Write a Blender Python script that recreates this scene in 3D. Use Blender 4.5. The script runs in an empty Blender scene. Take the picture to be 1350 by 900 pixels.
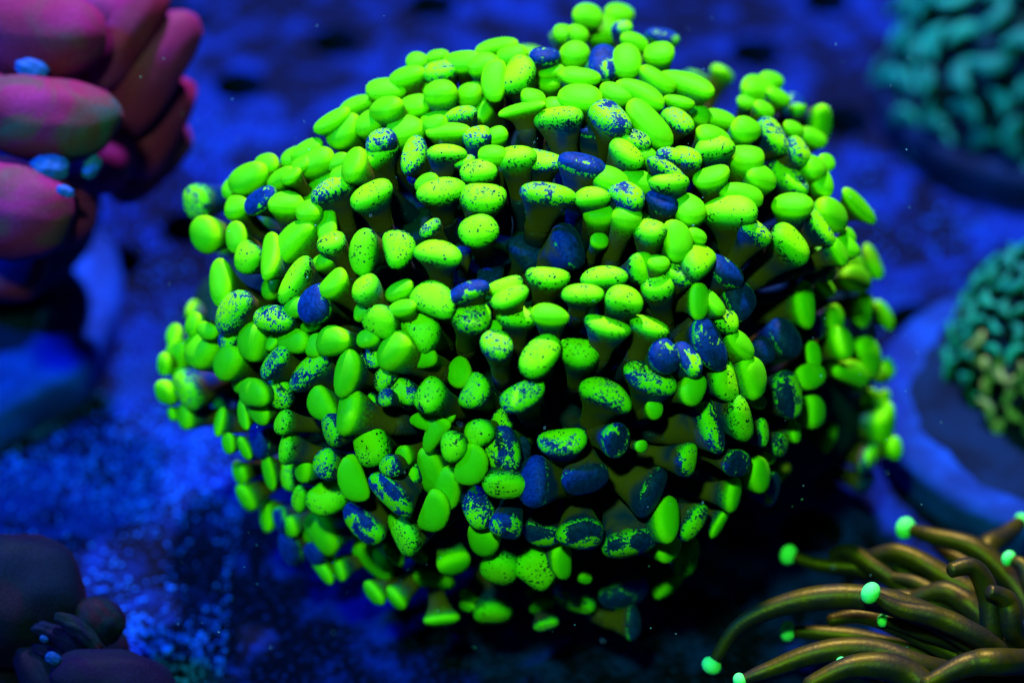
import bpy, bmesh, math, random
import numpy as np
from mathutils import Vector, Matrix, noise
from mathutils.geometry import delaunay_2d_cdt

random.seed(7); rng = np.random.default_rng(7)
SC = bpy.context.scene
COL = SC.collection

# ------------------------------------------------------------------ camera
PITCH = math.radians(40.0)
FW = np.array([0, math.cos(PITCH), -math.sin(PITCH)])
UP = np.array([0, math.sin(PITCH), math.cos(PITCH)])
RT = np.array([1.0, 0, 0])
AIM = np.array([0, 0, 0.055]); DIST = 0.6
CAM = AIM - DIST * FW
K = 0.22 / 1350 / 0.6                      # tangent per photo pixel
cd = bpy.data.cameras.new('camera'); co = bpy.data.objects.new('camera', cd); COL.objects.link(co)
co.location = CAM
co.rotation_euler = (math.radians(90) - PITCH, 0, 0)
cd.sensor_width = 36; cd.lens = 36 / (1350 * K)
cd.clip_start = 0.01; cd.clip_end = 20
cd.dof.use_dof = True; cd.dof.focus_distance = 0.548; cd.dof.aperture_fstop = 6.3
SC.camera = co

# ------------------------------------------------------------------ light
w = bpy.data.worlds.new('World'); SC.world = w; w.use_nodes = True
bg = w.node_tree.nodes['Background']
bg.inputs[0].default_value = (0.0, 0.22, 1.0, 1); bg.inputs[1].default_value = 0.035

def area(name, loc, target, size, power, col):
    l = bpy.data.lights.new(name, 'AREA'); l.shape = 'DISK'; l.size = size; l.energy = power; l.color = col
    o = bpy.data.objects.new(name, l); COL.objects.link(o); o.location = loc
    o.rotation_euler = (Vector(target) - Vector(loc)).to_track_quat('-Z', 'Y').to_euler()
    return o
# the aquarium's small bright LED cluster; the two fill lamps after it are added
area('led_cluster', (0.03, 0.46, 0.90), (0, 0.02, 0.05), 0.06, 25, (0.80, 0.82, 1.0))
area('blue_fill_left', (-0.60, -0.04, 0.66), (-0.08, 0.0, 0.0), 0.08, 11.5, (0.0, 0.14, 1.0))  # added blue fill, lights the floor at the left
area('green_fill_front', (-0.14, -0.50, 0.86), (0, 0, 0.05), 0.08, 10.5, (0.20, 1.0, 0.15))  # added front fill; its green stands in for fluorescence under violet light

SC.view_settings.view_transform = 'Standard'; SC.view_settings.look = 'None'
SC.view_settings.exposure = 0.0; SC.view_settings.gamma = 1.0
SC.cycles.use_denoising = True
SC.cycles.max_bounces = 6; SC.cycles.diffuse_bounces = 2; SC.cycles.transmission_bounces = 2
SC.cycles.caustics_reflective = False; SC.cycles.caustics_refractive = False

# ------------------------------------------------------------------ pixel helpers
def ray(x, y):
    d = FW + RT * (x - 675) * K - UP * (y - 450) * K
    return d                                # unit depth along FW
def ground(x, y, z=0.0):
    d = ray(x, y); return CAM + d * ((z - CAM[2]) / d[2])
def at(x, y, depth):
    return CAM + ray(x, y) * depth
def pxm(depth): return K * depth            # metres per photo pixel at a depth

# ------------------------------------------------------------------ node helpers
def mat(name):
    m = bpy.data.materials.new(name); m.use_nodes = True
    nt = m.node_tree; nt.nodes.clear()
    return m, nt
def N(nt, t, **kw):
    n = nt.nodes.new(t)
    for k, v in kw.items():
        if k in n.inputs.keys():
            if isinstance(v, bpy.types.NodeSocket): nt.links.new(v, n.inputs[k])
            else: n.inputs[k].default_value = v
        else: setattr(n, k, v)
    return n
def math_(nt, op, a, b=None, c=None, clamp=False):
    n = nt.nodes.new('ShaderNodeMath'); n.operation = op; n.use_clamp = clamp
    for i, v in enumerate((a, b, c)):
        if v is None: continue
        if isinstance(v, bpy.types.NodeSocket): nt.links.new(v, n.inputs[i])
        else: n.inputs[i].default_value = v
    return n.outputs[0]
def mix(nt, f, a, b):
    n = nt.nodes.new('ShaderNodeMix'); n.data_type = 'RGBA'
    for s, v in ((n.inputs[0], f), (n.inputs[6], a), (n.inputs[7], b)):
        if isinstance(v, bpy.types.NodeSocket): nt.links.new(v, s)
        elif isinstance(v, (int, float)): s.default_value = v
        else: s.default_value = (*v, 1)
    return n.outputs[2]
def smooth(nt, v, lo, hi):
    n = nt.nodes.new('ShaderNodeMapRange'); n.interpolation_type = 'SMOOTHSTEP'
    nt.links.new(v, n.inputs[0])
    for i, q in ((1, lo), (2, hi)):
        if isinstance(q, bpy.types.NodeSocket): nt.links.new(q, n.inputs[i])
        else: n.inputs[i].default_value = q
    n.inputs[3].default_value = 0; n.inputs[4].default_value = 1
    return n.outputs[0]
def noise_(nt, vec, scale, detail=2, rough=.5, dist=0.0):
    n = nt.nodes.new('ShaderNodeTexNoise'); n.inputs['Scale'].default_value = scale
    n.inputs['Detail'].default_value = detail; n.inputs['Roughness'].default_value = rough
    n.inputs['Distortion'].default_value = dist
    if vec is not None: nt.links.new(vec, n.inputs['Vector'])
    return n.outputs['Fac']
def attr(nt, name, vec=False):
    n = nt.nodes.new('ShaderNodeAttribute'); n.attribute_name = name
    return n.outputs['Vector'] if vec else n.outputs['Fac']
def finish(nt, col, rough=.6, spec=.15, trans=0.0, bump=None, bstr=.3, bdist=.0004, sheen=0.0, sheen_col=(1, 1, 1), emit=None, estr=0.0):
    p = nt.nodes.new('ShaderNodeBsdfPrincipled'); out = nt.nodes.new('ShaderNodeOutputMaterial')
    def put(s, v):
        if isinstance(v, bpy.types.NodeSocket): nt.links.new(v, s)
        elif isinstance(v, (int, float)): s.default_value = v
        else: s.default_value = (*v, 1)
    put(p.inputs['Base Color'], col); put(p.inputs['Roughness'], rough)
    p.inputs['Specular IOR Level'].default_value = spec
    if sheen:
        p.inputs['Sheen Weight'].default_value = sheen; put(p.inputs['Sheen Tint'], sheen_col); p.inputs['Sheen Roughness'].default_value = .35
    if emit is not None:
        put(p.inputs['Emission Color'], emit); p.inputs['Emission Strength'].default_value = estr
    if bump is not None:
        b = nt.nodes.new('ShaderNodeBump'); b.inputs['Strength'].default_value = bstr; b.inputs['Distance'].default_value = bdist
        nt.links.new(bump, b.inputs['Height']); nt.links.new(b.outputs[0], p.inputs['Normal'])
    sh = p.outputs[0]
    if trans:
        t = nt.nodes.new('ShaderNodeBsdfTranslucent'); put(t.inputs[0], col)
        m = nt.nodes.new('ShaderNodeMixShader'); m.inputs[0].default_value = trans
        nt.links.new(sh, m.inputs[1]); nt.links.new(t.outputs[0], m.inputs[2]); sh = m.outputs[0]
    nt.links.new(sh, out.inputs[0])
def pos(nt): return nt.nodes.new('ShaderNodeNewGeometry').outputs['Position']
def objco(nt): return nt.nodes.new('ShaderNodeTexCoord').outputs['Object']

# ------------------------------------------------------------------ materials
GREEN = (0.13, 0.72, 0.003)
def tip_material(name, green, blue, brown, hi=(0.30, 0.82, 0.003), fine=1850, tr=.22, spread=1.0, emit=.0):
    m, nt = mat(name)
    tc = attr(nt, 'tc', True); h = attr(nt, 'h'); pat = attr(nt, 'pat')
    a = noise_(nt, tc, fine, 3, .62, 0.8)
    b = noise_(nt, tc, 190, 1.5, .5, 0.6)
    c = noise_(nt, tc, fine * .42, 2.5, .6, 1.6)
    v1 = math_(nt, 'ADD', math_(nt, 'MULTIPLY', a, .42), math_(nt, 'ADD', math_(nt, 'MULTIPLY', b, .28), math_(nt, 'MULTIPLY', c, .30)))
    v2 = math_(nt, 'ADD', math_(nt, 'MULTIPLY', b, .62), math_(nt, 'ADD', math_(nt, 'MULTIPLY', c, .28), math_(nt, 'MULTIPLY', a, .10)))
    wv = smooth(nt, pat, .42, .62)
    v = math_(nt, 'ADD', math_(nt, 'MULTIPLY', v2, wv), math_(nt, 'MULTIPLY', v1, math_(nt, 'SUBTRACT', 1.0, wv)))
    # small round pores where the green has gone
    vor = nt.nodes.new('ShaderNodeTexVoronoi'); vor.inputs['Scale'].default_value = fine * .56; nt.links.new(tc, vor.inputs['Vector'])
    pore = math_(nt, 'MULTIPLY', math_(nt, 'SUBTRACT', 1.0, smooth(nt, math_(nt, 'SUBTRACT', vor.outputs['Distance'], math_(nt, 'MULTIPLY', noise_(nt, tc, 800, 1), .45)), -.06, .04)),
                 math_(nt, 'MULTIPLY', smooth(nt, math_(nt, 'ADD', math_(nt, 'MULTIPLY', noise_(nt, tc, 420, 1), .8), math_(nt, 'MULTIPLY', pat, .35)),   .42, .52), smooth(nt, pat, .12, .24)))
    # the threshold follows how much of the cap has lost its green
    cr = nt.nodes.new('ShaderNodeFloatCurve'); nt.links.new(pat, cr.inputs[1])
    pts = cr.mapping.curves[0].points
    pts[0].location = (0, .80); pts[1].location = (1, .12)
    for q in ((.25, .595), (.5, .525), (.65, .50), (.8, .435)): pts.new(*q)
    for q in pts: q.handle_type = 'VECTOR'
    cr.mapping.update()
    thr = cr.outputs[0]
    # the rim and the outer neck of a worn cap lose their green first
    rim = math_(nt, 'MULTIPLY', math_(nt, 'SUBTRACT', 1.0, smooth(nt, h, .52, .74)), math_(nt, 'MULTIPLY', smooth(nt, pat, .08, .4), .07))
    d = math_(nt, 'ADD', math_(nt, 'SUBTRACT', v, thr), rim)
    # bare caps keep a broken green edge
    edge_g = math_(nt, 'MULTIPLY', math_(nt, 'MULTIPLY', smooth(nt, h, .42, .50), math_(nt, 'SUBTRACT', 1.0, smooth(nt, h, .56, .64))), math_(nt, 'MULTIPLY', smooth(nt, c, .44, .56), smooth(nt, pat, .55, .75)))
    d = math_(nt, 'SUBTRACT', d, math_(nt, 'MULTIPLY', edge_g, .42))
    lost = math_(nt, 'MAXIMUM', smooth(nt, d, -.014, .018), pore)
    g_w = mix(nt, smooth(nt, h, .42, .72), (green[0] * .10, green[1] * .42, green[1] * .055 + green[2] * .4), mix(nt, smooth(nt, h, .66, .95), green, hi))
    ringp = math_(nt, 'MULTIPLY', smooth(nt, h, .44, .55), math_(nt, 'SUBTRACT', 1.0, smooth(nt, h, .60, .84)))  # bright rim glow of plain caps, painted into the colour
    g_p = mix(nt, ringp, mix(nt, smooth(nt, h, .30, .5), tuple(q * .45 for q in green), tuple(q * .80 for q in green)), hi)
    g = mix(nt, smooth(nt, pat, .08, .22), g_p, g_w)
    g = mix(nt, math_(nt, 'MULTIPLY', smooth(nt, noise_(nt, tc, 260, 3, .6),   .42, .66), .26), g, tuple(q * .55 for q in green))
    col = mix(nt, lost, g, mix(nt, smooth(nt, pat, .3, .6), (0.0, .007, .022), mix(nt, smooth(nt, c, .35, .65), tuple(q * .55 for q in blue), tuple(q * 1.35 for q in blue))))
    # green creeps down the flare and gives way to brown flesh
    edge = math_(nt, 'ADD', h, math_(nt, 'MULTIPLY', math_(nt, 'SUBTRACT', a, .5), .55))
    cov = math_(nt, 'ADD', .33, math_(nt, 'MULTIPLY', smooth(nt, pat, 0.05, .5), .10))
    on = smooth(nt, edge, math_(nt, 'SUBTRACT', cov, .16), math_(nt, 'ADD', cov, .18))
    neck = mix(nt, math_(nt, 'MULTIPLY', smooth(nt, noise_(nt, tc, 120, 2), .42, .62), smooth(nt, h, .05, .25)), brown, tuple(q * .8 for q in blue))
    col = mix(nt, on, neck, col)
    finish(nt, col, .55, .08, tr, bump=a, bstr=.25, bdist=.0003, sheen=.08, sheen_col=green)
    return m
def stalk_material(name, top, low):
    m, nt = mat(name)
    tc = attr(nt, 'tc', True); u = attr(nt, 'h')
    n1 = noise_(nt, tc, 130, 2); n2 = noise_(nt, tc, 1300, 3, .6)
    f = smooth(nt, math_(nt, 'ADD', u, math_(nt, 'MULTIPLY', math_(nt, 'SUBTRACT', n1, .5), 1.2)), -.05, .38)
    col = mix(nt, f, top, low)
    col = mix(nt, math_(nt, 'MULTIPLY', smooth(nt, n2, .62, .70), .5), col, (0.02, .2, .55))
    finish(nt, col, .5, .12, .22, bump=n2, bstr=.3, bdist=.0002)
    return m
BLUE = (0.0, 0.022, 0.22)
M_TIP = tip_material('green_tip', GREEN, BLUE, (0.10, 0.058, 0.010))
M_STALK = stalk_material('stalk', (0.060, 0.034, 0.012), (0.001, 0.017, 0.095))
M_TEAL = tip_material('teal_tip', (0.004, .17, .20), (0.002, .02, .07), (0.002, .006, .01), hi=(0.006, .24, .25))
M_OLIVE = tip_material('olive_tip', (0.16, .24, .14), (0.006, .07, .16), (0.004, .006, .01), hi=(.34, .36, .16))
M_TSTALK = stalk_material('teal_stalk', (0.01, .03, .03), (0.0, .02, .08))

m, nt = mat('coral_flesh'); nn = noise_(nt, pos(nt), 300, 3)
finish(nt, mix(nt, nn, (0.0, .008, .018), (.004, .03, .06)), .8, .05, bump=nn, bstr=.6, bdist=.001); M_FLESH = m

m, nt = mat('rack_plastic'); P = pos(nt)
big = noise_(nt, P, 22, 3, .55, .4); mid = noise_(nt, P, 95, 3, .6, .5); gr = noise_(nt, P, 620, 2, .6)
v = math_(nt, 'ADD', math_(nt, 'MULTIPLY', big, .45), math_(nt, 'MULTIPLY', mid, .55))
algae = smooth(nt, v, .46, .60)
col = mix(nt, algae, (0.0001, .0007, .012), (0.0007, .011, .20))
col = mix(nt, math_(nt, 'MULTIPLY', smooth(nt, gr, .55, .68), .3), col, (0.002, .035, .45))
finish(nt, col, .85, .05, bump=mid, bstr=.8, bdist=.003); M_RACK = m
m, nt = mat('rack_edge'); finish(nt, (0.0, .005, .03), .9, .02); M_EDGE = m
m, nt = mat('tank_bottom'); finish(nt, (0.0, .002, .006), .9, .02); M_BOTTOM = m
m, nt = mat('sand'); nn = noise_(nt, pos(nt), 240, 1)
finish(nt, mix(nt, smooth(nt, nn, .35, .65), (0.003, .045, .60), (.008, .11, 1.0)), .8, .05); M_SAND = m
m, nt = mat('ceramic'); P = pos(nt); nn = noise_(nt, P, 60, 4, .6, .3)
finish(nt, mix(nt, smooth(nt, nn, .35, .7), (0.001, .014, .19), (.002, .042, .52)), .8, .08, bump=nn, bstr=.6, bdist=.002); M_DISK = m
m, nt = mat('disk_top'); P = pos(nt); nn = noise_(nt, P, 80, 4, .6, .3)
finish(nt, mix(nt, smooth(nt, nn, .35, .7), (0.0005, .004, .03), (.001, .01, .075)), .8, .05, bump=nn, bstr=.6, bdist=.002); M_DTOP = m  # dark disk top: shade of the coral above and algae, painted in
m, nt = mat('speck'); finish(nt, (.35, .7, 1), .6, .2); M_SPECK = m

# ------------------------------------------------------------------ object helpers
def link(name, me, material, parent=None, loc=None):
    o = bpy.data.objects.new(name, me); COL.objects.link(o)
    if material: me.materials.append(material)
    if parent is not None: o.parent = parent
    if loc is not None: o.location = loc
    return o
def tag(o, label, cat, group=None):
    o['label'] = label; o['category'] = cat
    if group: o['group'] = group
    return o
def empty(name, loc):
    o = bpy.data.objects.new(name, None); COL.objects.link(o); o.location = loc; o.empty_display_size = .01
    return o
def mesh(name, vs, fs, smooth_=True, attrs=None):
    me = bpy.data.meshes.new(name); me.from_pydata([tuple(map(float, v)) for v in vs], [], fs)
    if smooth_: me.polygons.foreach_set('use_smooth', [True] * len(me.polygons))
    for k, v in (attrs or {}).items():
        v = np.asarray(v, dtype=np.float32)
        a = me.attributes.new(k, 'FLOAT_VECTOR' if v.ndim == 2 else 'FLOAT', 'POINT')
        a.data.foreach_set('vector' if v.ndim == 2 else 'value', v.ravel())
    me.update(); return me
def tube_faces(rings, n, cap_end=False, cap_start=False):
    f = []
    for i in range(rings - 1):
        for j in range(n):
            k = (j + 1) % n
            f.append((i * n + j, i * n + k, (i + 1) * n + k, (i + 1) * n + j))
    if cap_end: f.append(tuple((rings - 1) * n + j for j in range(n)))
    if cap_start: f.append(tuple(reversed(range(n))))
    return f
def unit(v): return v / max(1e-12, np.linalg.norm(v))
def frames(pts, u0):
    """tangents and a carried-along frame for a polyline"""
    t = [unit(pts[min(i + 1, len(pts) - 1)] - pts[max(i - 1, 0)]) for i in range(len(pts))]
    out = []; u = u0
    for q in t:
        u = unit(u - q * np.dot(u, q)); out.append((q, u, np.cross(q, u)))
    return out

# head profile: radius factor, height (in units of the head's half width), h
PROF = [(.60, -3.6, 0.0), (.615, -2.9, .05), (.66, -2.2, .11), (.735, -1.55, .18), (.83, -.95, .27), (.925, -.45, .37), (.985, -.12, .47),
        (1.0, .10, .56), (.965, .36, .65), (.865, .58, .74), (.70, .74, .83), (.47, .84, .91), (.22, .89, .97)]
def tip_mesh(A, B, D, U, kid, seed, n=20, pat=0.0):
    """mushroom-like tentacle head at the origin, facing D, long axis U"""
    W = np.cross(D, U); r = random.Random(seed)
    p1, p2, a1, a2 = r.uniform(0, 6.3), r.uniform(0, 6.3), r.uniform(.0, .06), r.uniform(0, .05)
    zz = .80 * B * r.uniform(.85, 1.15); sq = r.uniform(2.0, 2.5); slope = r.uniform(-.14, .14)
    vs, hs = [], []
    for i, (s, z, h) in enumerate(PROF):
        k = min(1, max(0, (z + 3.0) / 2.8))
        a = s * (A * (.55 + .45 * k) + B * (.45 - .45 * k)); b = s * B * (1.0 if k > .5 else .95 + .05 * k)
        for j in range(n):
            th = 2 * math.pi * j / n
            c, sn = math.cos(th), math.sin(th)
            e = 2 / sq
            cx = math.copysign(abs(c) ** e, c); cy = math.copysign(abs(sn) ** e, sn)
            wob = 1 + k * (a1 * math.sin(2 * th + p1) + a2 * math.sin(3 * th + p2))
            x, y = a * cx * wob, b * cy * wob
            y += k * kid * B * ((x / A) ** 2 - .35)
            vs.append(U * x + W * y + D * (z * zz + k * slope * x)); hs.append(h)
    vs.append(D * (.905 * zz) - W * (k * kid * B * .35)); hs.append(1.0)
    f = tube_faces(len(PROF), n); L = (len(PROF) - 1) * n; c = len(vs) - 1
    f += [(L + j, L + (j + 1) % n, c) for j in range(n)]
    off = np.array([r.uniform(-1, 1) for _ in range(3)]) * 3
    vs = np.array(vs)
    return vs, f, dict(h=np.array(hs), pat=np.full(len(vs), pat), tc=vs + off), zz
def stalk_mesh(A, B, D, U, zz, root, seed, n=12, rings=10):
    """fleshy stem from behind the head to the root (relative to the head)"""
    r = random.Random(seed + 1)
    p0 = -D * 3.45 * zz; L = np.linalg.norm(root - p0)
    p1 = p0 - D * L * .45
    side = unit(np.array([r.gauss(0, 1) for _ in range(3)])) * L * .06
    pts = []
    for i in range(rings):
        t = i / (rings - 1); pts.append((1 - t) ** 2 * p0 + 2 * t * (1 - t) * (p1 + side) + t * t * root)
    fr = frames(pts, U); ra, rb = .597 * (A * .55 + B * .45), .597 * B * .95
    vs, hs = [], []
    for i, (p, (t, u, v)) in enumerate(zip(pts, fr)):
        q = i / (rings - 1); rr = (ra * rb) ** .5
        k = min(1, q * 2.2)
        a = (ra * (1 - k) + rr * k) * (1 + .02 * math.sin(i * 1.7 + seed)) * (1 + .35 * max(0, q - .55)); b = (rb * (1 - k) + rr * k) * (1 + .35 * max(0, q - .55))
        for j in range(n):
            th = 2 * math.pi * j / n
            vs.append(p + u * a * math.cos(th) + v * b * math.sin(th)); hs.append(q)
    off = np.array([r.uniform(-1, 1) for _ in range(3)]) * 3
    vs = np.array(vs)
    return vs, tube_faces(rings, n, True, True), dict(h=np.array(hs), tc=vs + off)
def ball(rx, ry, rz, nu=24, nv=14):
    vs = [(0, 0, rz)]
    for i in range(1, nv):
        a = math.pi * i / nv
        for j in range(nu):
            b = 2 * math.pi * j / nu; vs.append((rx * math.sin(a) * math.cos(b), ry * math.sin(a) * math.sin(b), rz * math.cos(a)))
    vs.append((0, 0, -rz)); f = []
    for j in range(nu): f.append((0, 1 + j, 1 + (j + 1) % nu))
    for i in range(nv - 2):
        for j in range(nu):
            a = 1 + i * nu + j; b = 1 + i * nu + (j + 1) % nu; f.append((a, a + nu, b + nu, b))
    s = 1 + (nv - 2) * nu
    for j in range(nu): f.append((s + j, len(vs) - 1, s + (j + 1) % nu))
    return np.array(vs), f
class Join:
    def __init__(s): s.v = []; s.f = []; s.a = {}; s.n = 0
    def add(s, vs, fs, at_=None):
        s.v.append(np.asarray(vs)); s.f += [tuple(i + s.n for i in q) for q in fs]; s.n += len(vs)
        for k, q in (at_ or {}).items(): s.a.setdefault(k, []).append(q)
    def mesh(s, name, sm=True): return mesh(name, np.vstack(s.v), s.f, sm, {k: np.concatenate(q) for k, q in s.a.items()})

# ================================================================== the setting
holes = [(315, 113), (443, 55), (570, 6), (238, 28), (995, 70), (1088, 2), (1112, 160), (150, 345), (1208, 425), (1070, 700), (250, 300)]
R_HOLE = .0072
def make_rack():
    X0, X1, Y0, Y1 = -.55, .55, -.45, .75
    nb = 48
    vs = []; ed = []
    outer = [(X0, Y0), (X1, Y0), (X1, Y1), (X0, Y1)]
    vs += outer; ed += [(i, (i + 1) % 4) for i in range(4)]
    cs = []
    for hx, hy in holes:
        p = ground(hx, hy); cs.append((p[0], p[1])); s = len(vs)
        for j in range(40):
            a = 2 * math.pi * j / 40; vs.append((p[0] + R_HOLE * math.cos(a), p[1] + R_HOLE * math.sin(a)))
        ed += [(s + j, s + (j + 1) % 40) for j in range(40)]
    for i in range(1, nb):                  # inner points so that the sheet can sag and swell a little
        for j in range(1, nb):
            x = X0 + (X1 - X0) * i / nb; y = Y0 + (Y1 - Y0) * j / nb
            if all((x - a) ** 2 + (y - b) ** 2 > (R_HOLE * 1.15) ** 2 for a, b in cs): vs.append((x, y))
    v2, e2, f2, *_ = delaunay_2d_cdt([Vector(q) for q in vs], ed, [], 1, 1e-6)
    keep = []
    for f in f2:
        c = sum((v2[i] for i in f), Vector((0, 0))) / len(f)
        if all((c.x - a) ** 2 + (c.y - b) ** 2 > (R_HOLE * .985) ** 2 for a, b in cs): keep.append(tuple(f))
    bm = bmesh.new(); bv = [bm.verts.new((q.x, q.y, 0)) for q in v2]
    for f in keep:
        try: bm.faces.new([bv[i] for i in f])
        except ValueError: pass
    for q in list(bm.verts):
        if not q.link_faces: bm.verts.remove(q)
    bmesh.ops.recalc_face_normals(bm, faces=bm.faces)
    if sum(f.normal.z for f in bm.faces) < 0: bmesh.ops.reverse_faces(bm, faces=bm.faces)
    top = list(bm.faces); g = bmesh.ops.extrude_face_region(bm, geom=top)
    low = [e for e in g['geom'] if isinstance(e, bmesh.types.BMVert)]
    for q in low: q.co.z -= .008
    bmesh.ops.recalc_face_normals(bm, faces=bm.faces)
    for f in bm.faces: f.material_index = 1 if abs(f.normal.z) < .5 else 0
    me = bpy.data.meshes.new('rack_floor'); bm.to_mesh(me); bm.free()
    o = link('rack_floor', me, M_RACK); me.materials.append(M_EDGE); o['kind'] = 'structure'
    return cs
HC = make_rack()
o = link('tank_bottom', mesh('tank_bottom', [(-1.5, -1.2, -.12), (1.5, -1.2, -.12), (1.5, 1.8, -.12), (-1.5, 1.8, -.12)], [(0, 1, 2, 3)]), M_BOTTOM); o['kind'] = 'structure'

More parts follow.
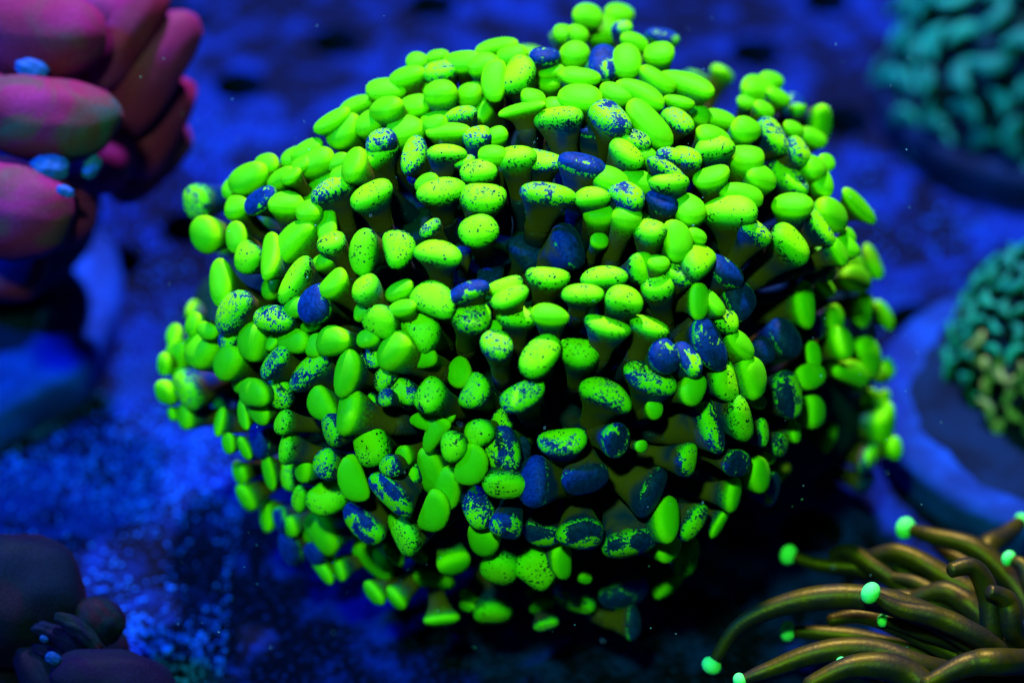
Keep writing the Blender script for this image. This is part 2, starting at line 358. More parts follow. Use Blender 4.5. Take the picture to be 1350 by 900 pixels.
# ================================================================== the big hammer coral
EC = np.array([0.004, 0.006, 0.0635]); ER = np.array([0.0765, 0.068, 0.058])
TIPS = '''
264 266 42 38 90 m d0 t45
273 309 46 34 50 g d0 t50
312 313 34 26 70 g
328 340 42 36 120 s
292 373 58 28 75 g d20
358 337 60 24 55 g
388 318 58 36 -25 g
312 274 28 27 90 g
344 265 40 26 -15 b
378 270 43 30 0 g d85
372 236 37 22 0 g
328 236 47 33 -10 g
308 248 30 24 110 g
352 217 27 23 0 g
390 207 35 24 -25 g
399 217 23 20 0 g
360 378 30 28 0 g z4
310 412 54 42 -10 m
363 420 50 33 10 m
304 444 38 30 -40 m
335 450 50 40 110 g
303 478 42 37 -30 g
268 461 44 42 30 g
236 470 40 32 130 g
230 442 24 21 60 g
256 427 30 23 -60 g
274 436 25 20 20 g
218 480 28 20 110 g
236 493 20 15 0 g
317 505 26 22 100 g
364 478 43 27 -15 m
387 449 41 29 10 g
361 450 28 17 110 g z3
390 405 27 25 0 g
390 370 72 28 -58 s
220 517 32 27 90 g d0
252 512 46 37 20 m d-20
247 548 37 29 90 g
228 545 20 13 90 g
291 556 36 18 80 g
302 584 27 19 80 g
323 591 32 14 65 g
336 518 42 33 0 g
341 540 40 27 10 g z3
322 545 42 16 65 g z4
370 517 45 35 80 m d5 t45
375 557 33 31 90 s d10
380 590 39 27 80 s d5
345 580 50 30 75 B z6
317 623 31 21 60 g
355 622 50 16 95 g
382 625 43 23 75 m
326 655 37 23 80 g
353 678 43 19 60 g
396 657 30 20 -50 s
374 684 36 24 90 b
385 693 26 21 90 g
434 655 51 43 -30 s t25
426 702 52 36 35 g
406 697 38 18 90 g z2
418 730 36 25 40 b
426 750 32 17 20 g
449 749 32 18 50 g
385 722 46 30 80 B z5
492 737 62 29 15 g t50
494 781 34 22 20 g
550 82 27 24 0 g
577 76 28 17 0 g
582 94 48 25 5 m
537 102 45 24 -10 g
549 114 34 23 -10 g
509 119 48 28 0 g
510 145 38 29 40 g
546 141 34 29 10 g
534 174 48 40 -30 g
574 166 29 24 0 g
488 163 36 34 0 g
470 140 42 22 -35 g
453 174 41 37 0 g
438 160 49 22 -35 g
503 187 37 28 0 m
414 215 48 31 -5 g
405 198 44 22 -25 g
384 211 22 18 0 g
448 214 24 20 0 g z4
468 218 38 29 60 g
384 233 25 17 0 g
450 231 25 20 0 g
497 206 54 27 -35 s d62 t62
546 206 42 28 90 m
555 232 32 22 0 b z3
440 251 55 28 -28 m d62 t60
420 248 45 22 -30 g z4
490 258 54 31 -25 s d72 t52
408 280 29 27 0 g
430 295 48 24 70 g
438 322 33 33 0 s d45
480 332 60 36 105 s d15 t40
525 328 46 36 80 s d80 t35
428 345 30 21 20 g
440 375 46 29 -40 g
483 382 36 31 60 s
417 402 49 42 65 b d2 t35
527 384 37 23 0 g
578 335 60 32 30 s d85 t48
568 302 30 18 -20 m
410 427 31 19 0 g
440 450 38 35 -10 g
416 456 31 23 90 g
412 488 57 33 -12 m
458 492 63 33 115 g
425 533 43 35 60 g
462 542 48 36 60 g
441 567 44 37 70 m
480 411 25 23 0 g
502 424 43 39 20 s d-20 t35
531 407 34 21 20 g
556 436 54 43 40 s t22
486 446 25 23 0 g
522 463 46 39 -20 g
491 472 27 26 0 m z3
560 472 31 25 0 g z3
509 499 34 27 -30 m z4
510 524 22 21 0 m
492 540 45 18 100 m z3
532 515 46 28 20 m z4
568 522 48 37 -55 s d25 t50
566 556 45 24 10 g z4
580 556 42 22 -25 g z2
490 584 64 43 75 s t25
433 612 41 35 80 m
402 616 39 27 100 g
466 632 63 35 75 g t25
517 650 66 38 25 h
481 690 66 35 38 h
535 702 62 37 45 s
516 614 27 26 0 m
533 600 25 21 90 g z3
546 624 29 21 90 m z4
655 62 52 20 0 g
610 82 47 27 10 g
637 86 38 30 0 g
652 107 47 27 90 g
683 100 43 33 95 s
676 74 36 25 0 g
718 76 38 24 -5 b
581 124 41 31 0 g
620 126 32 31 0 g
637 145 33 23 90 g
608 152 36 20 35 m
575 160 40 22 0 g
591 174 53 22 0 g d90 t66
588 203 45 23 -10 s d92 t60
630 182 36 31 0 m
654 180 28 21 -30 g
688 144 54 16 8 g d88 t70
703 131 31 25 0 g
732 142 31 25 0 g
738 158 50 28 30 s d95 t62
724 108 32 27 30 g
727 95 32 19 0 g
752 100 32 21 0 g
680 210 49 29 15 s d90 t52
713 213 54 29 30 m d95 t52
650 206 35 25 0 g
631 227 47 27 -8 s
612 214 26 16 0 m z3
582 253 58 34 -25 s d80 t52
563 241 30 21 -20 g
636 262 57 35 3 s d95 t45
631 305 47 38 -25 s t25 d80
722 258 68 27 -5 m d97 t60
694 334 52 38 55 B t45 d110 z10
748 325 46 35 100 B t50 d130 z8
650 342 48 20 -5 B z14 d90
647 364 40 30 90 B z12 d90
611 333 24 16 0 B z12 d90 t65
618 385 54 24 -20 h
722 367 57 29 -3 s d95 t52
665 378 52 22 -18 s
672 392 52 27 -22 s
572 396 62 42 30 s t30 d60
768 388 52 26 5 s d95 t52
622 421 51 36 -20 m d92 t45
630 400 46 24 -15 m z2
655 456 40 37 60 m d85 t42
684 418 56 29 3 s d93 t52
724 416 50 28 5 g d95 t56
712 470 63 43 -58 s t25 d70
764 466 54 37 5 s d100 t42
650 432 25 18 0 g z3
607 492 37 30 75 g z6
627 517 47 35 115 m z4 t20
689 522 62 35 -28 m d62 t42
664 553 30 27 0 m z5
575 572 50 24 -45 g z3
632 571 39 33 -20 s
598 588 41 33 80 s t20
664 593 64 43 85 m t20
621 613 57 38 108 g t22
665 638 60 34 10 s t45 d-90
630 668 58 40 70 m t20
592 642 53 34 115 g
573 674 52 34 115 g
568 620 60 32 95 g z4
706 635 68 43 80 B d0 t35
742 583 62 37 0 m t30 d90
688 592 34 22 90 B z6
668 690 42 37 0 h
637 708 42 36 90 g z3
715 702 52 32 20 b d-70 t55 z4
766 702 57 44 25 b d-95 t45
548 729 28 16 0 g z3
598 740 44 31 5 g d-93 t52
572 763 57 26 10 g d-80 t62
519 730 26 16 0 g z3
523 787 36 23 55 g d-50 t58
582 815 45 18 0 g d-90 t75
660 747 48 45 40 s d-88 t42
619 785 23 17 60 g
616 798 20 14 10 g
650 805 48 37 20 s d-80 t50
706 748 54 47 40 s d-110 t38
740 738 43 27 70 g d-160 t45
711 777 36 17 0 g z2
713 797 30 20 -50 g
720 821 34 18 -30 m
756 788 61 31 8 m d-85 t55
771 762 18 13 40 g
828 712 72 40 -25 h d-118 t58
822 778 66 44 -20 b d-100 t52
833 821 45 22 100 b d-170 t62
810 580 46 36 60 b d180 t45
845 588 15 15 0 g
771 629 60 40 -20 B d-90 t40
903 606 45 31 100 m d-172 t62
856 647 68 33 -45 B d-150 t58
878 685 45 33 -60 g d160
880 718 42 32 -40 g d170
912 688 53 28 -55 m d-150 t58
905 735 53 29 100 g d-165
880 772 45 25 -60 g
862 540 26 22 60 g z5
800 432 62 29 3 s d95 t52
856 432 56 29 15 s d100 t55
822 396 49 34 5 s t40
867 379 42 38 -10 s d92 t40
875 470 44 40 45 b t35
906 474 51 29 70 b
934 454 70 38 62 b d170
857 500 70 40 22 m d110 t42
798 521 70 36 12 m d105 t48
913 513 40 31 -60 g
934 560 78 32 82 h d180 t58
796 366 58 28 5 s d95 t50
846 354 44 34 80 s d150 t50
868 348 27 25 0 g
892 318 50 33 85 g t28
920 346 48 35 -50 s
894 364 40 31 30 m
921 397 48 26 95 g d180 t48
938 420 26 20 60 g
791 282 39 31 5 g
826 288 36 33 20 g d98 t48
856 306 36 30 50 s d100
790 318 21 19 0 g z4
872 268 40 29 55 B d98 t40
908 277 37 34 80 g d100
918 312 22 18 0 g
826 261 38 34 50 m
780 261 45 23 3 s
804 238 38 31 50 g
841 240 44 26 20 g d100
882 242 48 23 -5 s d95 t58
846 287 20 16 0 g z3
768 220 58 29 22 b d95 t58
785 177 44 20 8 b d93 t65
825 203 48 27 55 s d112 t58
848 205 34 26 20 g
838 185 38 25 20 m
880 226 54 20 8 m
885 208 36 23 0 m
905 210 36 31 0 m
775 22 38 28 0 g
816 20 36 26 0 g
793 40 42 35 0 g
820 39 26 24 0 m
762 46 26 23 0 g
742 45 25 22 0 g
757 73 36 33 0 g
796 85 42 32 95 b
826 82 39 31 90 g
836 56 36 20 15 g
869 72 36 34 0 g
874 50 42 22 15 b
764 102 50 24 8 g
765 130 52 33 22 g
812 125 42 26 35 g
803 158 50 37 80 m
845 125 52 26 50 g
855 165 62 33 60 g
866 106 46 22 50 g
906 112 64 28 50 g
895 135 36 16 25 g
893 160 40 29 60 m
922 152 28 23 30 g
934 180 28 22 0 g
1000 120 42 34 -20 g
1016 108 30 22 0 g
1026 128 28 20 0 g
1007 145 25 20 0 g
985 135 24 18 0 g
1045 140 34 29 0 b d90
1082 164 44 26 70 g d180
948 157 38 22 0 g
982 172 36 33 40 g
1018 180 43 33 90 m
1046 170 27 18 0 g
1073 182 34 19 15 g
1050 202 38 30 70 m
1072 222 32 29 60 g
1090 214 22 18 80 g
984 211 42 37 0 g d100
942 196 49 31 -5 s d95
940 178 42 19 0 g
938 234 47 28 -8 g d95 t55
1002 235 36 30 0 g
1038 235 56 29 50 m d130 t55
1083 240 34 24 90 g
978 258 52 26 8 g
962 280 66 38 18 s d98 t46
995 308 42 26 25 m d120
1045 272 48 31 20 g d110 t50
1082 302 48 22 48 m d130 t60
1094 284 38 34 0 g
1040 323 56 37 30 s d145 t48
1083 346 48 39 60 m
1105 332 36 22 40 g
955 360 44 35 -10 b z4
973 396 50 41 50 b z6
1088 378 30 18 30 g
1060 402 58 28 100 g d175 t58
957 424 30 28 0 s
940 400 36 20 75 g
1132 272 56 19 30 g
1116 326 32 25 40 g
1150 346 48 19 58 g
1125 348 34 22 -15 g
1128 368 44 29 0 g
1138 408 46 24 95 g d178 t55
1165 415 42 19 50 g
1118 312 22 17 60 g
975 455 44 28 42 g
990 497 54 37 65 g
955 503 52 33 70 s d178
996 526 32 19 20 g z3
1033 446 54 38 60 B z8
1005 462 36 28 60 B z6
1072 468 34 20 95 g
1068 496 36 28 -20 g
1036 520 60 46 100 h
1070 543 43 35 100 g
974 552 54 32 55 s d180
1004 570 36 20 60 m
1046 550 28 18 -60 g
1047 569 22 16 -60 g
1108 452 42 29 100 g
1142 470 46 32 35 g
1122 492 52 29 12 g
1165 490 32 23 -30 g
1145 524 36 22 0 g
1165 525 27 17 100 g
1162 558 38 36 40 g
1146 602 46 22 -40 h
1178 590 30 21 90 g
1140 635 28 20 0 B
1025 586 32 25 20 m
970 610 42 29 15 b
998 625 40 31 40 g
1015 645 46 24 110 b
965 652 47 25 95 g d178
948 690 42 15 100 g
1014 597 32 20 110 g
1100 420 36 24 80 g z6
1095 470 30 22 60 g z6
1075 430 34 24 70 b z10
'''
PV = dict(g=0.0, s=.30, m=.47, h=.62, b=.80, B=.97)
HUB = (720, 560)
def on_envelope(x, y):
    d = ray(x, y); o_ = (CAM - EC) / ER; dd = d / ER
    a = dd @ dd; b = o_ @ dd; c = o_ @ o_ - 1
    q = b * b - a * c
    # tips just outside the mound stand proud of its edge
    return (-b - math.sqrt(q)) / a if q > 0 else -b / a
tips = []
for line in TIPS.strip().splitlines():
    p = line.split(); x, y, L, W, an = map(float, p[:5]); pat = p[5]
    dr = math.degrees(math.atan2(HUB[1] - y, HUB[0] - x)); r = math.hypot(HUB[0] - x, HUB[1] - y)
    ti = min(62, 15 + .17 * r); z = 0
    for q in p[6:]:
        if q[0] == 'd': dr = float(q[1:])
        if q[0] == 't': ti = float(q[1:])
        if q[0] == 'z': z = float(q[1:]) / 1000
    if y < 540: ti *= .92 if len(p) > 7 else .82
    if y > 340: z += .030 * min(1, max(0, (x - 980) / 150))      # the right flank leans away
    z += .0065 * random.random() ** 2.2 * (1.4 if L * W < 1000 else .7) * (y < 680)
    dr += random.uniform(-14, 14); ti = max(8, ti + random.uniform(-11, 11))
    tips.append(dict(x=x, y=y, L=L, W=W, an=math.radians(an), pat=PV[pat], dr=math.radians(dr), ti=math.radians(ti), dep=on_envelope(x, y) + z, z=z))
# tips that overlap in the picture stand one behind the other: the ones nearer the mound's front stay in front
for it in range(6):
    for i, a in enumerate(tips):
        for b in tips[i + 1:]:
            dx, dy = a['x'] - b['x'], a['y'] - b['y']; dd = math.hypot(dx, dy)
            lim = .5 * (a['L'] + a['W'] + b['L'] + b['W']) / 2
            if dd < lim * .95:
                ka = math.hypot(a['x'] - 660, (a['y'] - 500) * 1.05) + a['z'] * 20000; kb = math.hypot(b['x'] - 660, (b['y'] - 500) * 1.05) + b['z'] * 20000
                f, g_ = (a, b) if ka < kb else (b, a)
                need = .5 * (1 - dd / lim) * (f['W'] + g_['W']) * .5 * pxm(f['dep'])
                gap = g_['dep'] - f['dep']
                if gap < need: g_['dep'] += min(.5 * (need - gap), .0015)
coral = empty('hammer_coral', (EC[0], EC[1], 0))
tag(coral, 'large mounded coral crowded with glowing lime green bean shaped tentacle tips', 'coral')
tips.sort(key=lambda t: -t['L'] * t['W'])
stuff_s, stuff_t = Join(), Join()
OR = np.array([EC[0], EC[1], 0.0])
WINGS = [(at(1115, 560, .628), .030), (at(1075, 480, .632), .040), (at(300, 455, .625), .034), (at(1005, 215, .642), .026)]
def root_for(Pt, D):
    wc, wr = min(WINGS, key=lambda q: np.linalg.norm(Pt - q[0]) / q[1])
    if np.linalg.norm(Pt - wc) < wr * 1.25: return wc + (Pt - wc) * .45
    q = EC + (Pt - EC) * .55 + np.array([0, 0, -.004])
    q = .7 * q + .3 * (Pt - D * .03)
    q[2] = max(q[2], .006)
    return q
for i, t in enumerate(tips):
    Pt = at(t['x'], t['y'], t['dep']); vd = unit(ray(t['x'], t['y'])); px = pxm(t['dep'])
    sd = RT * math.cos(t['dr']) - UP * math.sin(t['dr'])           # towards the stalk, in the picture
    D = unit(-vd * math.cos(t['ti']) - sd * math.sin(t['ti']))
    im = RT * math.cos(t['an']) - UP * math.sin(t['an'])
    U = im - D * (im @ D); fs = max(.72, np.linalg.norm(U)); U = unit(U)
    A = (.525 + .04 * (t['y'] < 330)) * t['L'] * px / fs
    B = (.535 + .04 * (t['y'] < 330)) * t['W'] * px / math.sqrt(math.cos(t['ti']) ** 2 + .62 * math.sin(t['ti']) ** 2)
    B = min(B, A * .98)
    kid = random.uniform(-.35, .35) if t['L'] > 40 else random.uniform(-.15, .15)
    pv = min(1, max(0, t['pat'] + random.uniform(-.04, .05)))
    vs, fc, at_, zz = tip_mesh(A, B, D, U, kid, i, pat=pv)
    sv, sf, sa = stalk_mesh(A, B, D, U, zz, root_for(Pt, D) - Pt, i)
    if i < 300:
        so = link('tentacle', mesh('tentacle', sv, sf, True, sa), M_STALK, coral, Pt - OR)
        link('tip', mesh('tip', vs, fc, True, at_), M_TIP, so)
    else:
        stuff_s.add(sv + Pt - OR, sf, sa); stuff_t.add(vs + Pt - OR, fc, at_)
# the far side and the underside carry tentacles too
ga = math.pi * (3 - math.sqrt(5)); NB = 330
for i in range(NB):
    z = 1 - 2 * (i + .5) / NB; rr = math.sqrt(1 - z * z)
    n_ = np.array([rr * math.cos(ga * i), rr * math.sin(ga * i), z])
    Pt = EC + n_ * ER * random.uniform(.94, 1.0); nn = unit(n_ / ER)
    v = Pt - CAM; dep = v @ FW; xx = 675 + (v @ RT) / dep / K; yy = 450 - (v @ UP) / dep / K
    if Pt[2] < .012: continue
    front = nn @ unit(CAM - Pt)
    if front > -.15: continue
    an = math.atan2(yy - 450, xx - 690); rm = max(math.hypot(t['x'] - 690, t['y'] - 450) for t in tips if abs((math.atan2(t['y'] - 450, t['x'] - 690) - an + math.pi) % (2 * math.pi) - math.pi) < .18)
    if math.hypot(xx - 690, yy - 450) > rm * .93: continue
    D = unit(nn + np.array([0, 0, .35])); U = unit(np.cross(D, rng.normal(size=3)))
    A = random.uniform(.0028, .0045); B = A * random.uniform(.6, .85)
    vs, fc, at_, zz = tip_mesh(A, B, D, U, random.uniform(-.3, .3), 900 + i, n=14, pat=random.choice((0, 0, 0, .27, .45)))
    sv, sf, sa = stalk_mesh(A, B, D, U, zz, root_for(Pt, D) - Pt, 900 + i, n=8, rings=6)
    stuff_s.add(sv + Pt - OR, sf, sa); stuff_t.add(vs + Pt - OR, fc, at_)
o = link('small_stalks', stuff_s.mesh('small_stalks'), M_STALK, coral); o['kind'] = 'stuff'
o = link('small_tips', stuff_t.mesh('small_tips'), M_TIP, coral); o['kind'] = 'stuff'
# fleshy body on a stony foot
vs, fc = ball(1, 1, 1, 40, 26); out = []
for v in vs:
    p = v * ER * .66 + EC
    if v[2] < -.2: p[:2] = EC[:2] + (p[:2] - EC[:2]) * (1 + .35 * (-v[2] - .2)); p[2] = max(.0, p[2] - .02 * (-v[2] - .2) / .8)
    p = p + v * .006 * noise.noise(Vector(v * 3.1)); p[2] = max(p[2], 0.0)
    out.append(p - OR)
link('body', mesh('body', out, fc), M_FLESH, coral)
for wc, wr in WINGS:
    vs, fc = ball(1, 1, 1, 24, 16); c = wc * .8 + EC * .2
    link('body_lobe', mesh('body_lobe', [v * wr * .62 * (1 + .2 * noise.noise(Vector(v * 2))) for v in vs], fc), M_FLESH, coral, c - OR)

# ================================================================== mounting disks
def disk(name, loc, R, hgt, label, rim_mat=None, rough=.016, inner=.72):
    prof = [(0.0, hgt * .90), (R * .5, hgt * .90), (R * inner, hgt * .91), (R * (inner + .07), hgt * .96), (R * .90, hgt), (R * .97, hgt * .95), (R, hgt * .75), (R * .98, 0.0)]
    n = 72; e = empty(name, loc); tag(e, label, 'frag disk')
    def lathe(pr, sd):
        vs = []
        for r, z in pr:
            for j in range(n):
                a = 2 * math.pi * j / n; w_ = rough if r > R * .85 else .10; k = 1 + w_ * noise.noise(Vector((math.cos(a) * 3 + sd, math.sin(a) * 3, 0))) + w_ * .5 * noise.noise(Vector((math.cos(a) * 9 + sd, math.sin(a) * 9, 2)))
                vs.append((r * k * math.cos(a), r * k * math.sin(a), z))
        return vs, tube_faces(len(pr), n)
    v, f = lathe(prof[3:], loc[0] * 9); link('rim', mesh('rim', v, f), rim_mat or M_DISK, e)
    v, f = lathe([(1e-5, hgt * .8)] + prof[1:4], loc[0] * 9); link('top', mesh('top', v, f), M_DTOP, e)
    return e
def gp(x, y, z=0.0):
    p = ground(x, y, z); return np.array([p[0], p[1], 0.0])
D1 = gp(1402, 568); disk('mounting_disk', D1, .046, .010, 'round ceramic disk with pale rim under the small olive and teal coral')
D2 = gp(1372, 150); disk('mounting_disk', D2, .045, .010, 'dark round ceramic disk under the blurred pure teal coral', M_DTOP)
D3 = gp(-110, 432); disk('mounting_disk', D3,    .053, .012, 'round ceramic disk with pale rim under the pink folded coral', rough=.06, inner=.60)

# ================================================================== small hammer corals on the right
def small_coral(name, base, cen, rad, n, size, mats, label, seed):
    e = empty(name, base); tag(e, label, 'coral'); r = random.Random(seed); b = np.array(base)
    pts = []
    for i in range(n * 3):
        z = 1 - 2 * (i + .5) / (n * 3); q = math.sqrt(1 - z * z)
        pts.append(np.array([q * math.cos(ga * i), q * math.sin(ga * i), z]))
    cand = [q for q in pts if q[2] > -.55]
    cand.sort(key=lambda q: -(unit(CAM - cen) @ q))
    js, jt = Join(), Join()
    for i, q in enumerate(cand):
        Pt = cen + q * rad * r.uniform(.92, 1.04); D = unit(q + np.array([0, 0, .25]) + np.array([r.gauss(0, .15) for _ in range(3)]))
        U = unit(np.cross(D, np.array([r.gauss(0, 1) for _ in range(3)])))
        A = size * r.uniform(.8, 1.25); B = A * r.uniform(.36, .46)
        vs, fc, at_, zz = tip_mesh(A, B, D, U, r.uniform(.8, 1.7) * r.choice((-1, 1)), seed + i, n=14, pat=r.choice((0, .1, .3)))
        sv, sf, sa = stalk_mesh(A * .7, B, D, U, zz, (cen - Pt) * .5, seed + i, n=8, rings=6)
        mt = mats[1] if (len(mats) > 1 and q[2] < .45 + r.gauss(0, .1)) else mats[0]
        if i < 85:
            so = link('tentacle', mesh('tentacle', sv, sf, True, sa), M_TSTALK, e, Pt - b)
            link('tip', mesh('tip', vs, fc, True, at_), mt, so)
        else: js.add(sv + Pt - b, sf, sa); jt.add(vs + Pt - b, fc, at_)
    o = link('rear_stalks', js.mesh('rear_stalks'), M_TSTALK, e); o['kind'] = 'stuff'
    o = link('rear_tips', jt.mesh('rear_tips'), mats[0], e); o['kind'] = 'stuff'
    vs, fc = ball(1, 1, 1, 28, 18); out = []
    for v in vs:
        p = cen + v * rad * .62
        if v[2] < 0: p[2] = p[2] * (1 + v[2]) + (-v[2]) * .006
        out.append(p - b)
    link('body', mesh('body', out, fc), M_FLESH, e)
    return e
c1 = at(1422, 470, .662); small_coral('hammer_coral', (c1[0], c1[1], .008), c1, np.array([.030, .030, .030]), 120, .0030, (M_TEAL, M_OLIVE), 'small round coral with tight curled teal and olive tips on a pale rimmed disk', 4000)
c2 = at(1362, 104, .756); small_coral('hammer_coral', (c2[0], c2[1], .008), c2, np.array([.041, .041, .040]), 70, .0052, (M_TEAL,), 'blurred coral with thick curved teal tips on a dark disk', 6000)

# ================================================================== fleshy folded corals on the left
def flesh_material(name, base, crest, patch_a, patch_b, scale, amount, sheen=.08, spec=.06):
    m, nt = mat(name); P = attr(nt, 'tc', True)
    n1 = noise_(nt, P, scale, 2, .5, 1.2); n2 = noise_(nt, P, scale * .7, 1.5, .5, .6); gr = noise_(nt, P, 1500, 2, .6)
    vor = nt.nodes.new('ShaderNodeTexVoronoi'); vor.inputs['Scale'].default_value = 1500; nt.links.new(P, vor.inputs['Vector'])
    col = mix(nt, smooth(nt, n2, .35, .65), base, crest)
    h = attr(nt, 'pat')
    col = mix(nt, math_(nt, 'MULTIPLY', math_(nt, 'MULTIPLY', smooth(nt, n1, .46, .60), h), amount), col, patch_a)
    col = mix(nt, math_(nt, 'MULTIPLY', math_(nt, 'MULTIPLY', smooth(nt, n1, .60, .72), h), amount), col, patch_b)
    col = mix(nt, math_(nt, 'MULTIPLY', smooth(nt, vor.outputs['Distance'], .2, .6), .30), col, tuple(q * .35 for q in base))
    finish(nt, col, .6, spec, .08, bump=math_(nt, 'ADD', gr, vor.outputs['Distance']), bstr=.16, bdist=.00025, sheen=sheen, sheen_col=(1, .10, .30))
    return m
M_PINK = flesh_material('pink_flesh', (.20, .007, .075), (.21, .010, .17), (.075, .036, .060), (.012, .065, .12), 70, .85)
M_DARK = flesh_material('dusky_flesh', (.006, .0015, .026), (.002, .006, .034), (.002, .012, .016), (.035, .001, .020), 60, .6, .012, .02)
m, nt = mat('mouth'); nn = noise_(nt, pos(nt), 700, 3)
finish(nt, mix(nt, nn, (.004, .032, .32), (.012, .085, .55)), .6, .15, .1, bump=nn, bstr=.4, bdist=.0004); M_MOUTH = m
m, nt = mat('dusky_mouth'); finish(nt, (.001, .02, .16), .6, .03); M_MOUTH2 = m
def lobe(parent, base, x, y, L, W, an, dep, th, material, seed, pat=0.0, bend=0.0, name='lobe', amp=.05):
    """rounded fold of flesh; L, W in photo pixels, th its thickness along the view relative to W"""
    an = math.radians(an); Pt = at(x, y, dep); px = pxm(dep); vd = unit(ray(x, y))
    U = unit(RT * math.cos(an) - UP * math.sin(an)); U = unit(U - vd * (U @ vd)); V = np.cross(vd, U)
    vs, fc = ball(1, 1, 1, 36, 24); out = []
    for v in vs:
        q = v / (abs(v[0]) ** 2.3 + (v[1] ** 2 + v[2] ** 2) ** 1.15) ** (1 / 2.3)
        k = 1 + amp * noise.noise(Vector(v * 2.0 + np.array([seed * 3.7, 0, 0]))) * 2
        xx, yy, zz = q[0] * L * .5 * px * k, q[1] * W * .5 * px * k, q[2] * W * .5 * px * th * k
        yy += bend * W * px * (v[0] ** 2 - .3)
        out.append(Pt + U * xx + V * yy + vd * zz)
    out = np.array(out); out[:, 2] = np.maximum(out[:, 2], .004)
    off = np.array([math.sin(seed * 12.9) * 3, math.cos(seed * 7.1) * 3, seed * .37])
    bc = np.array(base); c0 = out.mean(0)
    o = link(name, mesh(name, out - c0, fc, True, dict(tc=out + off, pat=np.full(len(out), pat))), material, parent, c0 - bc)
    return o
PB = (D3[0] + .022, D3[1] + .004, .011)
pink = empty('folded_coral', PB); tag(pink, 'fleshy pink coral with thick folded lobes and small pale blue mouths', 'coral')
d0 = .600
for k, a in enumerate([
    (45, 42, 190, 120, 12, d0 - .004, .8, .35, -.10), (132, 18, 78, 95, 75, d0 + .012, .8, .3, 0), (168, 45, 165, 66, -58, d0 + .010, .9, .2, .12),
    (200, 92, 185, 82, -60, d0 + .016, .9, .35, .16), (205, 165, 150, 74, -62, d0 + .026, .9, .1, .14), (190, 205, 140, 86, -45, d0 + .034, .9, .6, .10),
    (95, 88, 110, 44, 12, d0 + .012, 1, .4, 0), (60, 155, 200, 106, 6, d0 - .010, .85, 1.0, -.08), (20, 275, 160, 126, 14, d0 - .012, .85, .8, -.06),
    (80, 290, 78, 92, 60, d0 - .002, .9, .3, 0), (20, 352, 86, 88, 20, d0 + .010, .9, .5, 0), (125, 205, 110, 90, 30, d0 + .016, 1, .0, 0), (60, 215, 170, 80, 5, d0 + .014, 1, .0, 0),
    (95, 130, 200, 210, 0, d0 + .042, .6, 0, 0), (-50, 180, 250, 290, 90, d0 + .030, .6, .2, 0), (60, 250, 150, 150, 20, d0 + .03, .7, .3, 0)]):
    x, y, L, W, an, dep, th, pt, bd = a
    lobe(pink, PB, x, y, L * .98, W * 1.06, an, dep, th, M_PINK, k + 1, pt if k in (0, 7, 8) else pt * .35, bd, amp=.03)
for k, (x, y, L, W, an, dp) in enumerate([(42, 92, 44, 30, 15, -.010), (66, 222, 50, 36, 0, -.014), (121, 221, 34, 22, -60, -.010), (86, 252, 24, 15, 20, -.020)]):
    lobe(pink, PB, x, y, L, W, an, d0 + dp, .7, M_MOUTH, 40 + k, 0, 0, 'mouth', .10)
# stony foot under the folds, standing on the disk
vs, fc = ball(1, 1, 1, 28, 18); tgt = at(20, 190, d0 + .05); out = []
for v in vs:
    t = (v[2] + 1) / 2; c = np.array(PB) * (1 - t) + tgt * t
    out.append(c + np.array([v[0] * .022, v[1] * .022, 0]) - np.array(PB))
out = np.array(out); out[:, 2] = np.maximum(out[:, 2], 0)
link('foot', mesh('foot', out, fc), M_FLESH, pink)

b0 = gp(30, 905); DB = (b0[0], b0[1], 0.004)
dusk = empty('fleshy_coral', DB); tag(dusk, 'dark dusky blue green fleshy coral with swollen lobes lying on the speckled rack', 'coral')
d1 = .575
for k, a in enumerate([(18, 790, 175, 190, 80, d1, .7, .4, 0), (130, 818, 72, 62, 20, d1 - .001, .9, .9, 0), (150, 905, 170, 96, 10, d1 - .012, .8, .4, 0), (-30, 900, 150, 150, 0, d1 + .006, .8, .3, 0),
                       (100, 860, 150, 100, 15, d1 + .010, .8, .5, 0), (60, 900, 130, 60, 60, d1 - .006, .8, .3, 0)]):
    x, y, L, W, an, dep, th, pt, bd = a
    lobe(dusk, DB, x, y, L, W, an, dep, th, M_DARK, k + 60, pt, bd)
for k, (x, y, L, W, an) in enumerate([(106, 834, 78, 24, 38), (92, 852, 74, 26, 42), (72, 838, 60, 24, 30), (78, 872, 74, 28, 36), (122, 850, 60, 20, 48), (52, 858, 60, 30, 60)]):
    lobe(dusk, DB, x, y, L, W, an, d1 - .010 + .001 * k, .9, M_DARK, 80 + k, 1.0, .25, 'fold', .12)
for k, (x, y, L, W) in enumerate([(58, 842, 12, 9), (70, 868, 22, 17)]):
    lobe(dusk, DB, x, y, L, W, 30, d1 - .015, .8, M_MOUTH2, 90 + k, 0, 0, 'mouth', .08)

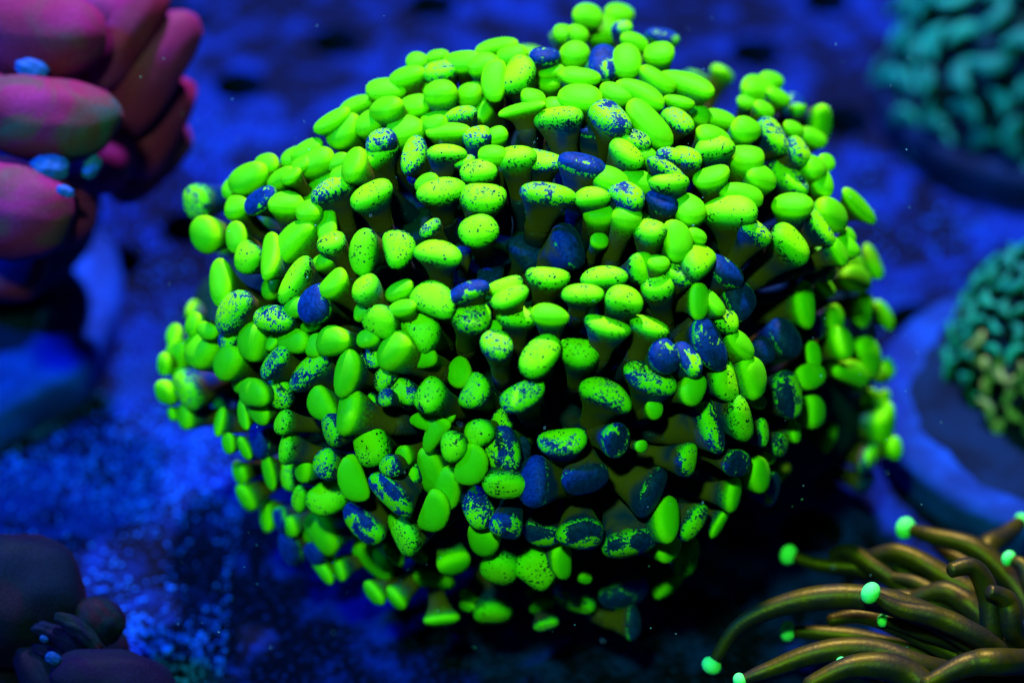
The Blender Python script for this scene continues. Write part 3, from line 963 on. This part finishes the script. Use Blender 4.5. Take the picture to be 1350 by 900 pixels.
# ================================================================== torch coral at the lower right
m, nt = mat('torch_tentacle'); P = attr(nt, 'tc', True); u = attr(nt, 'h'); nn = noise_(nt, P, 160, 2); n2 = noise_(nt, P, 1100, 2)
col = mix(nt, smooth(nt, nn, .40, .62), (.026, .017, .002), (.009, .007, .010))
col = mix(nt, math_(nt, 'MULTIPLY', smooth(nt, n2, .55, .7), .25), col, (.004, .008, .03))
finish(nt, col, .46, .5, .03, bump=n2, bstr=.25, bdist=.0003); M_TORCH = m
for q in nt.nodes:
    if q.type == 'BSDF_PRINCIPLED': q.inputs['Specular Tint'].default_value = (1.0, .62, .03, 1)
m, nt = mat('torch_ball'); fr_ = nt.nodes.new('ShaderNodeLayerWeight'); fr_.inputs[0].default_value = .35
finish(nt, mix(nt, noise_(nt, pos(nt), 500, 2), (.14, 1.0, .20), (.18, 1.0, .28)), .5, .1, .3); M_TBALL = m
TB = ground(1345, 960); TB = (TB[0], TB[1], 0.0)
torch = empty('torch_coral', TB); tag(torch, 'coral of long brown finger tentacles ending in glowing mint green balls', 'coral')
# tip ball radius (px), depth at the tip, depth at the root end, tentacle radii, picture path from the tip inward
TT = [
 (14, .562, .556, 10, 23, [(940, 874), (975, 824), (1040, 795), (1120, 786), (1200, 802), (1290, 850), (1340, 930)]),
 (14, .590, .580, 9, 17, [(1043, 732), (1080, 744), (1140, 750), (1210, 765), (1290, 830), (1335, 930)]),
 (0, .585, .572, 15, 20, [(1138, 738), (1185, 729), (1240, 757), (1300, 800), (1345, 930)]),
 (15, .592, .578, 9, 20, [(1197, 697), (1228, 706), (1290, 726), (1350, 790), (1365, 930)]),
 (15, .552, .553, 9, 20, [(1151, 783), (1185, 802), (1240, 815), (1300, 845), (1340, 930)]),
 (14, .572, .566, 10, 17, [(1042, 832), (1080, 834), (1140, 842), (1230, 865), (1330, 940)]),
 (11, .550, .550, 9, 22, [(978, 896), (1010, 884), (1080, 860), (1150, 857), (1230, 882), (1320, 950)]),
 (0, .542, .545, 14, 26, [(1060, 905), (1125, 878), (1190, 884), (1260, 925), (1330, 970)]),
 (0, .540, .545, 14, 24, [(1215, 905), (1275, 876), (1330, 872), (1380, 930)]),
 (0, .553, .560, 13, 20, [(1250, 752), (1283, 748), (1303, 785), (1310, 850), (1335, 940)]),
 (0, .552, .558, 12, 20, [(1302, 778), (1328, 792), (1338, 835), (1342, 935)]),
 (11, .604, .588, 12, 22, [(1346, 688), (1325, 706), (1300, 730), (1330, 800), (1360, 930)]),
 (11, .575, .570, 9, 18, [(1332, 737), (1352, 750), (1370, 800), (1368, 930)]),
 (9, .562, .560, 8, 16, [(1166, 818), (1200, 826), (1270, 850), (1335, 935)]),
 (8, .548, .550, 8, 18, [(1110, 873), (1150, 890), (1230, 915), (1320, 960)]),
 (8, .598, .584, 8, 16, [(1224, 706), (1255, 732), (1310, 770), (1352, 930)]),
 (0, .588, .578, 12, 18, [(1095, 735), (1120, 728), (1160, 752), (1230, 800), (1330, 930)]),
 (0, .578, .570, 13, 20, [(1110, 800), (1160, 790), (1230, 800), (1310, 860), (1345, 930)]),
 (0, .574, .566, 14, 20, [(1200, 790), (1250, 780), (1300, 820), (1345, 930)]),
 (0, .566, .562, 11, 17, [(1090, 818), (1140, 812), (1210, 838), (1290, 880), (1335, 940)]),
 (0, .582, .572, 11, 17, [(1170, 760), (1215, 772), (1270, 812), (1335, 920)]),
 (0, .560, .560, 11, 17, [(1330, 850), (1300, 838), (1275, 862), (1290, 910), (1330, 950)]),
 (10, .572, .566, 9, 15, [(1085, 905), (1120, 898), (1180, 912), (1260, 940), (1320, 965)]),
]
TBv = np.array(TB)
def spline(pts, n):
    P_ = [2 * pts[0] - pts[1]] + pts + [2 * pts[-1] - pts[-2]]; out = []
    m_ = len(pts) - 1
    for i in range(n):
        s = i / (n - 1) * m_; k = min(int(s), m_ - 1); t = s - k
        a, b, c, d = P_[k:k + 4]
        out.append(.5 * ((2 * b) + (c - a) * t + (2 * a - 5 * b + 4 * c - d) * t * t + (3 * b - a - 3 * c + d) * t ** 3))
    return out
for k, (br, da, db, r0, r1, path) in enumerate(TT):
    n_ = len(path); ctl = [at(x, y, da + (db - da) * i / (n_ - 1)) for i, (x, y) in enumerate(path)]
    root = TBv + np.array([random.uniform(-.012, .012), random.uniform(-.008, .008), .022]); ctl[-1] = .35 * ctl[-1] + .65 * root
    pts = spline(ctl, 44); fr = frames(pts, np.array([0, 0, 1.0]) + RT * .3); px = pxm(da); vs, hs = [], []
    for i, (p, (t, u_, v_)) in enumerate(zip(pts, fr)):
        q = i / 43; rr = .76 * (r0 + (r1 - r0) * min(1, q * 2.2)) * px * (1 + .05 * noise.noise(Vector((q * 9, k * 5.1, 0))))
        if br == 0: rr *= min(1, .25 + (i * 6 + 1) ** .5 * .33)
        for j in range(14):
            th = 2 * math.pi * j / 14; vs.append(p + (u_ * math.cos(th) + v_ * math.sin(th)) * rr); hs.append(q)
    c0 = pts[0]; vs = np.array(vs)
    o = link('tentacle', mesh('tentacle', vs - c0, tube_faces(44, 14, True, True), True, dict(h=np.array(hs), tc=vs + k)), M_TORCH, torch, c0 - TBv)
    if br:
        bv, bf = ball(1, 1, 1, 20, 12); ax = fr[0][0]; out = []
        for v in bv:
            out.append((v - ax * (v @ ax) * .18) * br * px - ax * br * px * .25)
        link('tip', mesh('tip', out, bf), M_TBALL, o)
vs, fc = ball(.020, .018, .016, 28, 16); vs[:, 2] = np.maximum(vs[:, 2] * 1.0 + .010, 0)
link('body', mesh('body', vs, fc), M_FLESH, torch)

# ================================================================== loose sand and drifting specks
j = Join(); oct_v = np.array([(1, 0, 0), (-1, 0, 0), (0, 1, 0), (0, -1, 0), (0, 0, 1), (0, 0, -1)], float)
oct_f = [(0, 2, 4), (2, 1, 4), (1, 3, 4), (3, 0, 4), (2, 0, 5), (1, 2, 5), (3, 1, 5), (0, 3, 5)]
cnt = 0
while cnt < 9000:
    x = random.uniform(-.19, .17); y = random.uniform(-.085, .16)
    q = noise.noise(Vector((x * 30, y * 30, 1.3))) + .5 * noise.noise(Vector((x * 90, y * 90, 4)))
    if x > -.062 and y < .02: continue  # bright grains left out in front, standing in for the coral's shadow
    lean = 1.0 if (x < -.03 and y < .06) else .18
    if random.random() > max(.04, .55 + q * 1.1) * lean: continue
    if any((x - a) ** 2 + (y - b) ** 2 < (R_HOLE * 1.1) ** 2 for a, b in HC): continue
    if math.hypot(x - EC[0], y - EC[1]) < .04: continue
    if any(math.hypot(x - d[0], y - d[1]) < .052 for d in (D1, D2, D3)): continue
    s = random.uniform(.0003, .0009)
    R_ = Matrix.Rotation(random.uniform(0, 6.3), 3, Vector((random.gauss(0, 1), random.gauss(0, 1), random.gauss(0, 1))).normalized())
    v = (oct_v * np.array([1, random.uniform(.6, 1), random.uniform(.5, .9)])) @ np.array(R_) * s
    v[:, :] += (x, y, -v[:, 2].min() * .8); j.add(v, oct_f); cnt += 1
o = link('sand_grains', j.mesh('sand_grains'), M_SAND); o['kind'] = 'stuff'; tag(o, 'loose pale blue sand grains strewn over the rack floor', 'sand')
j = Join()
for i in range(170):
    x, y = random.uniform(180, 1250), random.uniform(20, 860)
    p = at(x, y, on_envelope(x, y) - random.uniform(.0, .03)) if random.random() < .6 else at(x, y, random.uniform(.5, .62))
    j.add(oct_v * random.uniform(.00005, .00014) + p, oct_f)
o = link('drifting_specks', j.mesh('drifting_specks'), M_SPECK); o['kind'] = 'stuff'; tag(o, 'tiny pale specks drifting in the water around the coral', 'specks')
